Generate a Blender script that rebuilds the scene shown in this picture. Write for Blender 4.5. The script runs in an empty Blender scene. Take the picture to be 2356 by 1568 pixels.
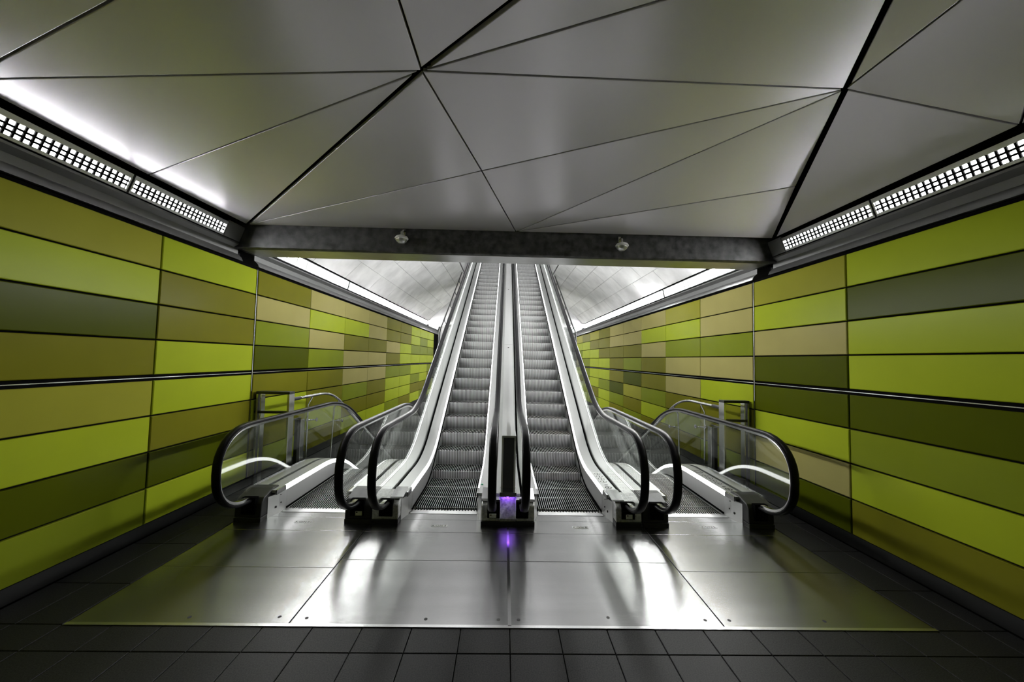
import bpy, math, random
from mathutils import Vector, Matrix

# ------------------------------------------------------------------ camera, world, exposure
S = bpy.context.scene
COL = S.collection
H = 1.8
FPX, PITCH, YAW, ROLL = 861.63, 0.0492, 0.0196, 0.0216
cy, sy, cp, sp = math.cos(YAW), math.sin(YAW), math.cos(PITCH), math.sin(PITCH)
fwd = Vector((sy * cp, cy * cp, sp))
rgt = Vector((cy, -sy, 0))
up = rgt.cross(fwd)
r2 = math.cos(ROLL) * rgt + math.sin(ROLL) * up
u2 = -math.sin(ROLL) * rgt + math.cos(ROLL) * up
cd = bpy.data.cameras.new('camera')
cd.sensor_width = 36.0
cd.lens = 36.0 * FPX / 2356.0
cd.clip_start = 0.05
cam = bpy.data.objects.new('camera', cd)
COL.objects.link(cam)
m = Matrix((r2, u2, -fwd)).transposed().to_4x4()
m.translation = Vector((0, 0, H))
cam.matrix_world = m
S.camera = cam

world = bpy.data.worlds.new('world')
S.world = world
world.use_nodes = True
world.node_tree.nodes['Background'].inputs[0].default_value = (0.5, 0.5, 0.5, 1)
world.node_tree.nodes['Background'].inputs[1].default_value = 0.02

vs = S.view_settings
vs.view_transform = 'Standard'
vs.look = 'None'
vs.gamma = 1.0
vs.use_curve_mapping = False
vs.exposure = 0.38
try:
    S.cycles.use_denoising = True
    S.cycles.sample_clamp_indirect = 6.0
    S.cycles.max_bounces = 5
    S.cycles.diffuse_bounces = 3
    S.cycles.glossy_bounces = 3
    S.cycles.use_adaptive_sampling = True
    S.cycles.use_light_tree = False
    S.cycles.adaptive_threshold = 0.08
    S.cycles.transparent_max_bounces = 16
    S.cycles.caustics_reflective = False
    S.cycles.caustics_refractive = False
except Exception:
    pass

# light levels
E_LOUVRE = 46.0      # lit tubes behind the louvre grids
E_TUBE = 140.0        # bare tubes beyond the beam
E_STRIP = 4.5        # light lines along the escalator skirts
E_UPPER = 16.0       # unseen lamps added above the shaft to brighten it
E_VIOLET = 11.0

random.seed(7)

# ------------------------------------------------------------------ materials
MATS = {}


def mat(name, col, rough=0.5, metal=0.0, coat=0.0, coat_rough=0.1, spec=0.5, noise=None, bump=None,
        emit=0.0, wave=None, aniso=0.0, rough_noise=None):
    if name in MATS:
        return MATS[name]
    M = bpy.data.materials.new(name)
    M.use_nodes = True
    nt = M.node_tree
    b = nt.nodes['Principled BSDF']
    I = b.inputs
    I['Base Color'].default_value = (*col, 1)
    I['Roughness'].default_value = rough
    I['Metallic'].default_value = metal
    I['Specular IOR Level'].default_value = spec
    I['Coat Weight'].default_value = coat
    I['Coat Roughness'].default_value = coat_rough
    if aniso:
        I['Anisotropic'].default_value = aniso
    if emit:
        I['Emission Color'].default_value = (1, 1, 1, 1) if emit > 0 else (0.3, 0.1, 1, 1)
        I['Emission Strength'].default_value = abs(emit)
    tc = nt.nodes.new('ShaderNodeTexCoord')
    if noise:
        scale, lo, hi = noise[:3]
        mp = nt.nodes.new('ShaderNodeMapping')
        mp.inputs['Scale'].default_value = noise[3] if len(noise) > 3 else (1, 1, 1)
        nt.links.new(tc.outputs['Object'], mp.inputs[0])
        n = nt.nodes.new('ShaderNodeTexNoise')
        n.inputs['Scale'].default_value = scale
        n.inputs['Detail'].default_value = 6
        nt.links.new(mp.outputs[0], n.inputs['Vector'])
        r = nt.nodes.new('ShaderNodeValToRGB')
        r.color_ramp.elements[0].position = 0.3
        r.color_ramp.elements[1].position = 0.7
        r.color_ramp.elements[0].color = (*[c * lo for c in col], 1)
        r.color_ramp.elements[1].color = (*[min(1, c * hi) for c in col], 1)
        nt.links.new(n.outputs['Fac'], r.inputs[0])
        nt.links.new(r.outputs[0], I['Base Color'])
    if rough_noise:
        scale, lo, hi, sc3 = rough_noise
        mp = nt.nodes.new('ShaderNodeMapping')
        mp.inputs['Scale'].default_value = sc3
        nt.links.new(tc.outputs['Object'], mp.inputs[0])
        n = nt.nodes.new('ShaderNodeTexNoise')
        n.inputs['Scale'].default_value = scale
        n.inputs['Detail'].default_value = 5
        nt.links.new(mp.outputs[0], n.inputs['Vector'])
        mr = nt.nodes.new('ShaderNodeMapRange')
        mr.inputs['From Min'].default_value = 0.3
        mr.inputs['From Max'].default_value = 0.7
        mr.inputs['To Min'].default_value = lo
        mr.inputs['To Max'].default_value = hi
        nt.links.new(n.outputs['Fac'], mr.inputs['Value'])
        nt.links.new(mr.outputs[0], I['Roughness'])
    hgt = None
    if bump:
        scale, strength, dist = bump[:3]
        n = nt.nodes.new('ShaderNodeTexNoise')
        n.inputs['Scale'].default_value = scale
        n.inputs['Detail'].default_value = bump[3] if len(bump) > 3 else 2
        nt.links.new(tc.outputs['Object'], n.inputs['Vector'])
        hgt = (n.outputs['Fac'], strength, dist)
    if wave:                      # (axis, scale, strength, distance): fine parallel grooves
        w = nt.nodes.new('ShaderNodeTexWave')
        w.bands_direction = wave[0]
        w.inputs['Scale'].default_value = wave[1]
        nt.links.new(tc.outputs['Object'], w.inputs['Vector'])
        hgt = (w.outputs['Fac'], wave[2], wave[3])
    if hgt:
        bp = nt.nodes.new('ShaderNodeBump')
        bp.inputs['Strength'].default_value = hgt[1]
        bp.inputs['Distance'].default_value = hgt[2]
        nt.links.new(hgt[0], bp.inputs['Height'])
        nt.links.new(bp.outputs[0], I['Normal'])
    MATS[name] = M
    return M


def glass_mat():
    M = bpy.data.materials.new('clear glass')
    M.use_nodes = True
    nt = M.node_tree
    nt.nodes.remove(nt.nodes['Principled BSDF'])
    out = nt.nodes['Material Output']
    tr = nt.nodes.new('ShaderNodeBsdfTransparent')
    tr.inputs[0].default_value = (0.965, 0.975, 0.965, 1)
    gl = nt.nodes.new('ShaderNodeBsdfGlossy')
    gl.inputs['Roughness'].default_value = 0.01
    gl.inputs['Color'].default_value = (0.95, 0.97, 0.95, 1)
    lw = nt.nodes.new('ShaderNodeLayerWeight')
    lw.inputs[0].default_value = 0.5
    pw = nt.nodes.new('ShaderNodeMath')
    pw.operation = 'POWER'
    pw.inputs[1].default_value = 5.0
    ma = nt.nodes.new('ShaderNodeMath')
    ma.operation = 'MULTIPLY_ADD'
    ma.inputs[1].default_value = 0.9
    ma.inputs[2].default_value = 0.05
    mx = nt.nodes.new('ShaderNodeMixShader')
    nt.links.new(lw.outputs['Facing'], pw.inputs[0])
    nt.links.new(pw.outputs[0], ma.inputs[0])
    nt.links.new(ma.outputs[0], mx.inputs[0])
    nt.links.new(tr.outputs[0], mx.inputs[1])
    nt.links.new(gl.outputs[0], mx.inputs[2])
    nt.links.new(mx.outputs[0], out.inputs[0])
    return M


GLASS = glass_mat()
BLACK = mat('black joint', (0.006, 0.006, 0.006), 0.8, spec=0.0)
DARKMET = mat('dark metal', (0.03, 0.03, 0.03), 0.45, 0.3)
RUBBER = mat('black handrail rubber', (0.008, 0.008, 0.009), 0.36, spec=0.10)
STEEL = mat('brushed steel', (0.62, 0.62, 0.62), 0.27, 1.0)
CHROME = mat('polished steel', (0.72, 0.72, 0.72), 0.14, 1.0)
DECK = mat('satin deck aluminium', (0.62, 0.62, 0.62), 0.38, 0.75)
SKIRT = mat('skirt panel steel', (0.6, 0.6, 0.6), 0.4, 0.7)
STEP = mat('cast step metal', (0.72, 0.72, 0.72), 0.45, 0.25)
PLATE = mat('ribbed landing plate', (0.30, 0.30, 0.30), 0.27, 1.0, wave=('Y', 22.0, 0.12, 0.0008), noise=(2.0, 0.9, 1.06, (0.3, 3, 1)))
COMB = mat('comb plate steel', (0.62, 0.62, 0.62), 0.3, 1.0, wave=('X', 30.0, 0.4, 0.003))
GRANITE = mat('dark granite tile', (0.007, 0.007, 0.007), 0.5, spec=0.18, noise=(130, 0.35, 4.0), bump=(220, 0.15, 0.001))
CEIL = mat('satin ceiling sheet', (0.88, 0.84, 0.92), 0.30, 0.3, bump=(0.8, 0.06, 0.02))
CONC = mat('beam concrete', (0.07, 0.07, 0.07), 0.5, 0.25, noise=(11, 0.4, 1.7), bump=(30, 0.3, 0.004, 6))
SOFFIT = mat('beam soffit sheet', (0.45, 0.45, 0.45), 0.33, 0.6, noise=(4, 0.85, 1.1))
VAULT = mat('vault panel', (0.72, 0.72, 0.72), 0.55, noise=(1.6, 0.72, 1.12), bump=(8, 0.08, 0.01, 5))
GUTTER = mat('dark gutter metal', (0.22, 0.22, 0.22), 0.4, 0.6)
FRAME = mat('lamp frame metal', (0.5, 0.5, 0.5), 0.35, 0.7)
LOUVRE = mat('louvre blade', (0.008, 0.008, 0.008), 0.8, spec=0.0)
WHITE = mat('white cover sheet', (0.8, 0.8, 0.8), 0.35, coat=0.3)
WALLGREY = mat('plain grey wall', (0.35, 0.35, 0.35), 0.6, noise=(3, 0.8, 1.1))
SHAFT = mat('dark shaft concrete', (0.05, 0.05, 0.05), 0.7, noise=(5, 0.7, 1.3))
CAST = mat('grey cast newel', (0.65, 0.65, 0.65), 0.5, 0.3, noise=(40, 0.7, 1.3))
NEWEL = mat('black newel plastic', (0.012, 0.012, 0.012), 0.4)
PANELG = mat('dark cover panel', (0.045, 0.045, 0.045), 0.42)
LABELW = mat('white label', (0.92, 0.92, 0.92), 0.5)
INK = mat('dark print', (0.02, 0.02, 0.02), 0.6)
GREENLED = mat('green signal lens', (0.0, 0.5, 0.25), 0.3)
EM_L = mat('lit louvre tube', (1, 1, 1), 0.5, emit=E_LOUVRE)
EM_T = mat('lit bare tube', (1, 1, 1), 0.5, emit=E_TUBE)
EM_U = mat('added upper lamp', (1, 1, 1), 0.5, emit=E_UPPER)
EM_S = mat('lit skirt line', (1, 1, 1), 0.5, emit=E_STRIP)
EM_S.cycles.emission_sampling = 'NONE'
EM_V = mat('lit violet diode', (0.4, 0.2, 1), 0.5, emit=-E_VIOLET)


def panel_mat(name, col):
    return mat(name, col, 0.24, 0.0, coat=0.0, spec=0.03, bump=(1.3, 0.12, 0.02), noise=(1.2, 0.93, 1.05))


PM = {
    'L': panel_mat('lime panel', (0.335, 0.405, 0.020)),
    'Y': panel_mat('yellow olive panel', (0.29, 0.285, 0.03)),
    'O': panel_mat('olive panel', (0.17, 0.165, 0.012)),
    'D': panel_mat('dark green panel', (0.07, 0.085, 0.003)),
    'K': panel_mat('khaki panel', (0.36, 0.32, 0.11)),
    'G': panel_mat('leaf green panel', (0.19, 0.23, 0.014)),
}


# ------------------------------------------------------------------ mesh helpers
class MB:
    def __init__(s):
        s.v = []
        s.f = []

    def add(s, verts, faces):
        o = len(s.v)
        s.v += [tuple(p) for p in verts]
        s.f += [tuple(i + o for i in f) for f in faces]
        return s

    def box(s, x0, x1, y0, y1, z0, z1):
        v = [(x0, y0, z0), (x1, y0, z0), (x1, y1, z0), (x0, y1, z0), (x0, y0, z1), (x1, y0, z1), (x1, y1, z1), (x0, y1, z1)]
        return s.add(v, [(3, 2, 1, 0), (4, 5, 6, 7), (0, 1, 5, 4), (1, 2, 6, 5), (2, 3, 7, 6), (3, 0, 4, 7)])

    def prism_x(s, poly, x0, x1):
        """polygon in (y, z), extruded along x"""
        n = len(poly)
        v = [(x0, y, z) for y, z in poly] + [(x1, y, z) for y, z in poly]
        f = [tuple(range(n - 1, -1, -1)), tuple(range(n, 2 * n))]
        f += [(i, (i + 1) % n, n + (i + 1) % n, n + i) for i in range(n)]
        return s.add(v, f)

    def prism_z(s, poly, z0, z1):
        n = len(poly)
        v = [(x, y, z0) for x, y in poly] + [(x, y, z1) for x, y in poly]
        f = [tuple(range(n - 1, -1, -1)), tuple(range(n, 2 * n))]
        f += [(i, (i + 1) % n, n + (i + 1) % n, n + i) for i in range(n)]
        return s.add(v, f)

    def prism_y(s, poly, y0, y1):
        n = len(poly)
        v = [(x, y0, z) for x, z in poly] + [(x, y1, z) for x, z in poly]
        f = [tuple(range(n)), tuple(range(2 * n - 1, n - 1, -1))]
        f += [(i, n + i, n + (i + 1) % n, (i + 1) % n) for i in range(n)]
        return s.add(v, f)

    def strip_x(s, lo, hi, x0, x1):
        """solid between two (y,z) lines of equal length, thick from x0 to x1"""
        n = len(lo)
        v = []
        for a, b in zip(lo, hi):
            v += [(x0, *a), (x1, *a), (x1, *b), (x0, *b)]
        f = []
        for i in range(n - 1):
            p, q = 4 * i, 4 * i + 4
            for k in range(4):
                f.append((p + k, p + (k + 1) % 4, q + (k + 1) % 4, q + k))
        f += [(3, 2, 1, 0), (4 * n - 4, 4 * n - 3, 4 * n - 2, 4 * n - 1)]
        return s.add(v, f)

    def sweep(s, path, prof, x=0.0, side=Vector((1, 0, 0))):
        """profile (a,b): a along x, b along the path's in-plane normal; path of (y,z)"""
        n, k = len(path), len(prof)
        v = []
        for i, (y, z) in enumerate(path):
            a = path[max(0, i - 1)]
            b = path[min(n - 1, i + 1)]
            ty, tz = b[0] - a[0], b[1] - a[1]
            L = math.hypot(ty, tz) or 1
            ny, nz = -tz / L, ty / L
            v += [(x + p, y + q * ny, z + q * nz) for p, q in prof]
        f = []
        for i in range(n - 1):
            for j in range(k):
                f.append((i * k + j, i * k + (j + 1) % k, (i + 1) * k + (j + 1) % k, (i + 1) * k + j))
        f += [tuple(range(k - 1, -1, -1)), tuple((n - 1) * k + j for j in range(k))]
        return s.add(v, f)

    def tube(s, pts, r, seg=10):
        pts = [Vector(p) for p in pts]
        n = len(pts)
        v = []
        ref = None
        for i, p in enumerate(pts):
            t = (pts[min(n - 1, i + 1)] - pts[max(0, i - 1)]).normalized()
            if ref is None:
                ref = Vector((1, 0, 0)) if abs(t.x) < 0.9 else Vector((0, 0, 1))
            a = (ref - t * ref.dot(t)).normalized()
            b = t.cross(a)
            ref = a
            v += [tuple(p + r * (math.cos(2 * math.pi * j / seg) * a + math.sin(2 * math.pi * j / seg) * b)) for j in range(seg)]
        f = []
        for i in range(n - 1):
            for j in range(seg):
                f.append((i * seg + j, i * seg + (j + 1) % seg, (i + 1) * seg + (j + 1) % seg, (i + 1) * seg + j))
        f += [tuple(range(seg - 1, -1, -1)), tuple((n - 1) * seg + j for j in range(seg))]
        return s.add(v, f)

    def lathe(s, prof, c, axis='z', seg=20):
        """prof: (r, h) list"""
        v = []
        k = len(prof)
        for j in range(seg):
            a = 2 * math.pi * j / seg
            for r, h in prof:
                p = (r * math.cos(a), r * math.sin(a), h)
                if axis == 'x':
                    p = (p[2], p[0], p[1])
                elif axis == 'y':
                    p = (p[0], p[2], p[1])
                v.append((c[0] + p[0], c[1] + p[1], c[2] + p[2]))
        f = []
        for j in range(seg):
            for i in range(k - 1):
                f.append((j * k + i, ((j + 1) % seg) * k + i, ((j + 1) % seg) * k + i + 1, j * k + i + 1))
        f.append(tuple(j * k for j in range(seg - 1, -1, -1)))
        f.append(tuple(j * k + k - 1 for j in range(seg)))
        return s.add(v, f)

    def mesh(s, name, smooth=None):
        me = bpy.data.meshes.new(name)
        me.from_pydata(s.v, [], s.f)
        import bmesh
        bm = bmesh.new()
        bm.from_mesh(me)
        bmesh.ops.remove_doubles(bm, verts=bm.verts, dist=1e-6)
        bmesh.ops.recalc_face_normals(bm, faces=bm.faces)
        bm.to_mesh(me)
        bm.free()
        if smooth:
            me.shade_smooth()
            me.set_sharp_from_angle(angle=math.radians(smooth))
        return me

    def build(s, name, material, parent=None, smooth=None, bevel=0.0):
        o = bpy.data.objects.new(name, s.mesh(name, smooth))
        o.data.materials.append(material)
        COL.objects.link(o)
        if parent:
            o.parent = parent
        if bevel:
            b = o.modifiers.new('bevel', 'BEVEL')
            b.width = bevel
            b.segments = 2
            b.limit_method = 'ANGLE'
        return o


def face_only(o, d, plain):
    """keep the lit material on the faces that look along d; the casing is plain"""
    o.data.materials.append(plain)
    for p in o.data.polygons:
        if p.normal.dot(d) < 0.5:
            p.material_index = 1
    return o


def place(name, mesh, parent, loc, material=None):
    o = bpy.data.objects.new(name, mesh)
    COL.objects.link(o)
    o.location = loc
    if parent:
        o.parent = parent
    return o


def empty(name, label, cat, group=None):
    o = bpy.data.objects.new(name, None)
    COL.objects.link(o)
    return tag(o, label, cat, group)


def tag(o, label, cat, group=None):
    o['label'] = label
    o['category'] = cat
    if group:
        o['group'] = group
    return o


def struct(o, label=None):
    o['kind'] = 'structure'
    if label:
        o['label'] = label
    return o


def text_mesh(name, s, size, mirror=False):
    c = bpy.data.curves.new(name, 'FONT')
    c.body = s
    c.size = size
    c.extrude = 0.0006
    c.align_x = 'CENTER'
    c.align_y = 'CENTER'
    o = bpy.data.objects.new(name, c)
    COL.objects.link(o)
    bpy.context.view_layer.update()
    dg = bpy.context.evaluated_depsgraph_get()
    me = bpy.data.meshes.new_from_object(o.evaluated_get(dg))
    bpy.data.objects.remove(o)
    bpy.data.curves.remove(c)
    return me


def bend(flat, yb, slope, y0, y1, t=0.5, n=12, step=0.0):
    """line flat at z=flat until about yb, then along slope; rounded over +-t"""
    pts = [(y0, flat)]
    a = (yb - t, flat)
    b = (yb, flat)
    c = (yb + t * math.cos(math.atan(slope)), flat + slope * t * math.cos(math.atan(slope)))
    for i in range(n + 1):
        s = i / n
        pts.append(((1 - s) ** 2 * a[0] + 2 * s * (1 - s) * b[0] + s * s * c[0],
                    (1 - s) ** 2 * a[1] + 2 * s * (1 - s) * b[1] + s * s * c[1]))
    pts.append((y1, flat + slope * (y1 - yb)))
    return pts


def zat(path, y):
    for (a, za), (b, zb) in zip(path, path[1:]):
        if a <= y <= b:
            return za + (zb - za) * (y - a) / (b - a if b > a else 1)
    return path[-1][1] if y > path[-1][0] else path[0][1]


def sub(path, y0, y1):
    """portion of a path between y0 and y1"""
    return [(y0, zat(path, y0))] + [p for p in path if y0 + 1e-4 < p[0] < y1 - 1e-4] + [(y1, zat(path, y1))]


def resamp(path, ys):
    return [(y, zat(path, y)) for y in ys]


# ------------------------------------------------------------------ main dimensions
XL, XR = -3.4425, 3.5165           # faces of the panelled walls
CX = 0.077                         # axis of the escalator bank
PH, Z0, GAP4 = 0.35, 0.123, 0.046  # panel row height, foot of the panels, double joint
PLEN, YS1 = 1.4466, 3.769          # panel length, first seam in view
ZTOP = Z0 + 8 * PH + GAP4
YEND = 19.6
YBEAM0, YBEAM1 = 4.8, 5.2
ZB0, ZB1 = 3.15, 3.46
YBACK = -3.2
SL = math.tan(math.radians(30))


def rowz(k):
    return Z0 + k * PH + (GAP4 if k >= 4 else 0)


# ------------------------------------------------------------------ walls with their panels
COLS_L = {0: 'YLDOYLDG', 1: 'LOOLLODL', 2: 'OKGDOLOG', 3: 'KLKGOOLO', 4: 'KLOKKGOL', 5: 'KKOKKOOL', 6: 'OOKOGLLG',
          7: 'OOLLGLLO', 8: 'LLGLLGOL', 9: 'LGGLLLOG', 10: 'LLGLGOLL'}
COLS_R = {0: 'LDLLDGLO', 1: 'YLKDDLKD', 2: 'KKGKLOOG', 3: 'YLGKKOGO', 4: 'KLKOOGLO', 5: 'KKOGDYOG', 6: 'KKOOODGO',
          7: 'OOOLLGLL', 8: 'YOLLLLOG', 9: 'OLLGGGLL', 10: 'YLGOLOLG'}


def make_wall(side):
    left = side == 'left'
    xw = XL if left else XR
    sg = 1 if left else -1           # direction into the room
    w = MB().box(*sorted((xw - sg * 0.25, xw - sg * 0.03)), YBACK, YEND, -0.02, ZTOP + 0.03).build('wall_' + side, BLACK)
    struct(w, 'green panelled wall on the %s of the hall' % side)
    meshes = {}
    cols = COLS_L if left else COLS_R
    for c in range(-4, 11):
        y0, y1 = YS1 + (c - 1) * PLEN, YS1 + c * PLEN
        y0, y1 = max(y0, YBACK), min(y1, YEND)
        code = cols.get(c) or ''.join(random.choice('LLGOYKD') for _ in range(8))
        g0 = 0.022 if c == 2 else 0.008 if c < 3 else 0.004
        g1 = 0.022 if c == 1 else 0.008 if c < 3 else 0.004
        for r in range(8):
            k = 7 - r
            za, zb = rowz(k) + 0.008, rowz(k + 1) - 0.008
            if k == 3:
                zb = rowz(3) + PH - 0.008
            L, h = y1 - y0 - g0 - g1, zb - za
            key = (round(L, 3), round(h, 3), code[r])
            if key not in meshes:
                b = 0.006
                mb = MB()
                xs = (0, -0.03 * sg)
                v = [(-0.006 * sg, 0, 0), (-0.006 * sg, L, 0), (-0.006 * sg, L, h), (-0.006 * sg, 0, h),
                     (0, b, b), (0, L - b, b), (0, L - b, h - b), (0, b, h - b),
                     (-0.028 * sg, 0, 0), (-0.028 * sg, L, 0), (-0.028 * sg, L, h), (-0.028 * sg, 0, h)]
                f = [(4, 5, 6, 7)] + [(i, (i + 1) % 4, 4 + (i + 1) % 4, 4 + i) for i in range(4)]
                f += [(8 + i, 8 + (i + 1) % 4, (i + 1) % 4, i) for i in range(4)] + [(11, 10, 9, 8)]
                me = MB().add(v, f).mesh('panel')
                me.materials.append(PM[code[r]])
                meshes[key] = me
            place('panel', meshes[key], w, (xw, y0 + g0, za))
    # bright steel strips lying in the wide joints
    zj = rowz(3) + PH + GAP4 / 2
    for a, b in ((YBACK, YS1 + PLEN - 0.02), (YS1 + PLEN + 0.02, YEND)):
        MB().box(*sorted((xw - sg * 0.03, xw - sg * 0.004)), a, b, zj - 0.0035, zj + 0.0035).build('joint_strip', CHROME, w)
    yj = YS1 + PLEN
    MB().box(*sorted((xw - sg * 0.03, xw - sg * 0.003)), yj - 0.006, yj + 0.006, Z0, ZTOP).build('joint_strip', CHROME, w)
    # plinth
    p = MB().box(*sorted((xw - sg * 0.05, xw - sg * 0.02)), YBACK, YEND, 0.0, Z0 - 0.004).build('baseboard_' + side, NEWEL)
    struct(p)
    # gutter and cornice above the panels
    prof = [(0.0, ZTOP + 0.035), (0.02, ZTOP + 0.03), (0.0, ZTOP + 0.075), (-0.05, ZTOP + 0.12), (-0.05, ZTOP + 0.19),
            (0.01, ZTOP + 0.225), (0.01, ZTOP + 0.245), (-0.25, ZTOP + 0.245), (-0.25, ZTOP + 0.035)]
    n = '1' if left else '2'
    for i, (a, b) in enumerate(((YBACK, 4.88), (5.2, YEND))):
        g = MB().prism_y([(xw + sg * q, z) for q, z in prof], a, b).build('trim_%s' % (int(n) + 2 * i), GUTTER, smooth=30)
        struct(g)


make_wall('left')
make_wall('right')

# ------------------------------------------------------------------ floor: granite tiles and steel landing plates
floor = MB().box(XL - 0.3, XR + 0.3, YBACK, 4.5, -0.12, -0.028).build('floor', BLACK)
struct(floor, 'dark tiled floor with ribbed steel landing plates')
for x0, x1 in ((XL - 0.3, -2.86), (3.03, XR + 0.3)):
    MB().box(x0, x1, 4.5, 6.5, -0.3, -0.028).build('floor_slab', SHAFT, floor)
TX, TY = 0.3265, 0.65
tmesh = {}


def tile(x0, x1, y0, y1):
    key = (round(x1 - x0, 3), round(y1 - y0, 3))
    if key not in tmesh:
        a, b = x1 - x0 - 0.005, y1 - y0 - 0.005
        c = 0.003
        v = [(0, 0, -0.003), (a, 0, -0.003), (a, b, -0.003), (0, b, -0.003), (c, c, 0), (a - c, c, 0), (a - c, b - c, 0), (c, b - c, 0),
             (0, 0, -0.027), (a, 0, -0.027), (a, b, -0.027), (0, b, -0.027)]
        f = [(4, 5, 6, 7)] + [(i, (i + 1) % 4, 4 + (i + 1) % 4, 4 + i) for i in range(4)] + [(8 + i, 8 + (i + 1) % 4, (i + 1) % 4, i) for i in range(4)] + [(11, 10, 9, 8)]
        me = MB().add(v, f).mesh('tile')
        me.materials.append(GRANITE)
        tmesh[key] = me
    place('tile', tmesh[key], floor, (x0 + 0.0025, y0 + 0.0025, random.uniform(-0.0008, 0.0)))


xs = [CX + TX * i for i in range(-11, 12)]
xs = [XL] + [x for x in xs if XL + 0.05 < x < XR - 0.05] + [XR]
ys = [2.385 - TY * i for i in range(3, -1, -1)] + [2.61]
for a, b in zip(ys, ys[1:]):
    for c, d in zip(xs, xs[1:]):
        tile(c, d, a, b)
MB().box(XL, XR, YBACK, ys[0], -0.027, 0).build('floor_paving', GRANITE, floor)
ysd = [2.61, 3.06, 3.685, 4.31, 4.94, 5.57, 6.2, 6.5]
for a, b in zip(ysd, ysd[1:]):
    for x0, x1 in ((XL, -3.17), (-3.17, -2.865), (3.035, 3.34), (3.34, XR)):
        tile(x0, x1, a, b)
cells = [-2.85, -1.403, 0.077, 1.55, 3.02]
for i in range(4):
    x0, x1 = cells[i], cells[i + 1]
    outer = i in (0, 3)
    rows = [2.62, 3.30, 3.98, 4.30, 4.53] if outer else [2.62, 3.43, 3.97, 4.27, 4.45]
    for j, (a, b) in enumerate(zip(rows, rows[1:])):
        d = 0.004
        z = 0.004 if j < 3 else 0.003
        MB().box(x0 + 0.004, x1 - 0.004, a + d / 2, b - d / 2, -0.025, z).build('steel_plate', PLATE, floor, bevel=0.002)
MB().box(0.077 - 0.012, 0.077 + 0.012, 2.62, 4.14, -0.02, 0.008).build('joint_strip', CHROME, floor)
MB().box(-2.85, 3.02, 2.60, 2.625, -0.02, 0.0055).build('edge_strip', STEEL, floor)
# makers' plates let into the landing plates
kone = [text_mesh('letter', ch, 0.044) for ch in 'KONE']
for me in kone:
    me.materials.append(INK)
for lx, ly in ((-0.655, 4.12), (0.86, 4.12), (-2.13, 4.17), (2.29, 4.17)):
    pl = MB().box(lx - 0.085, lx + 0.085, ly - 0.024, ly + 0.024, 0.004, 0.0055).build('maker_plate', LABELW, floor)
    for q, me in enumerate(kone):
        o = place('letter', me, pl, (lx - 0.063 + 0.042 * q, ly, 0.006))
    for q in range(1, 4):
        MB().box(lx - 0.0855 + 0.042 * q + 0.0005, lx - 0.0835 + 0.042 * q, ly - 0.02, ly + 0.02, 0.0055, 0.0062).build('letter_divider', INK, pl)
# screw holes in the front plates
sc = MB().lathe([(0.0, 0.0), (0.012, 0.0), (0.012, 0.0008), (0.0, 0.0008)], (0, 0, 0), seg=12).mesh('screw')
sc.materials.append(INK)
for x, y in ((-2.1, 2.68), (-1.5, 2.69), (-1.31, 2.68), (-0.5, 2.68), (0.0, 2.68), (0.14, 2.68), (0.77, 2.71), (1.45, 2.69), (1.62, 2.69), (2.3, 2.69)):
    place('screw', sc, floor, (x, y, 0.0042))

# ------------------------------------------------------------------ faceted ceiling
ceil = MB().box(XL - 0.3, XR + 0.3, YBACK, 4.95, 4.02, 4.1).build('ceiling', BLACK)
struct(ceil, 'folded ceiling of pale triangular metal sheets')
N = {'C': (-3.33, 4.79, 3.45), 'D': (0.114, 4.79, 3.455), 'E': (3.46, 4.72, 3.44),
     'A': (-0.567, 2.308, 3.62), 'B': (2.564, 2.717, 3.92), 'G': (-0.258, 3.517, 3.60), 'M': (3.101, 3.865, 3.72),
     'F': (-3.33, 3.456, 3.43), 'W1': (-3.33, 2.27, 3.43), 'W2': (3.40, 2.352, 3.43), 'A2': (-0.595, 1.328, 3.62),
     'K': (1.993, 1.664, 3.95), 'N4': (0.678, 1.375, 3.75), 'N8': (2.451, 1.461, 3.80), 'W3': (3.40, 0.6, 3.43),
     'W0': (-3.33, 0.6, 3.43)}
TRI = [('C', 'A', 'F', 'k..'), ('F', 'A', 'W1', '...'), ('W1', 'A', 'A2', '...'), ('A', 'A2', 'N4', '..k'), ('A', 'N4', 'K', 'k..'),
       ('A', 'K', 'B', '.k.'), ('A', 'B', 'G', '...'), ('A', 'G', 'C', '..k'), ('C', 'G', 'D', '...'), ('D', 'G', 'B', '...'),
       ('D', 'B', 'M', '.k.'), ('D', 'M', 'E', '.k.'), ('E', 'B', 'W2', 'k..'), ('B', 'N8', 'W2', '...'), ('B', 'K', 'N8', 'k..'),
       ('W1', 'A2', 'W0', '...'), ('N8', 'W3', 'W2', '...')]


def ceiling_plate(a, b, c, kind):
    P = [Vector(N[q]) for q in (a, b, c)]
    nrm = (P[1] - P[0]).cross(P[2] - P[0]).normalized()
    if nrm.z > 0:
        nrm = -nrm
    ins = []
    for i in range(3):
        p, q = P[i], P[(i + 1) % 3]
        d = (q - p).normalized()
        inn = nrm.cross(d)
        cen = (P[0] + P[1] + P[2]) / 3
        if inn.dot(cen - p) < 0:
            inn = -inn
        ins.append((p + inn * (0.02 if kind[i] == 'k' else 0.006), d, inn))
    pts = []
    for i in range(3):                 # corner i lies on edges i-1 and i
        p, d, inn = ins[i - 1]
        q, e, jn = ins[i]
        t = (q - p).dot(jn) / d.dot(jn)
        pts.append(p + d * t)
    t = 0.03
    v = [p for p in pts] + [p - nrm * t for p in pts]
    MB().add(v, [(0, 1, 2), (5, 4, 3), (0, 3, 4, 1), (1, 4, 5, 2), (2, 5, 3, 0)]).build('ceiling_panel', CEIL, ceil, bevel=0.004)


for t in TRI:
    ceiling_plate(*t)
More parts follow.
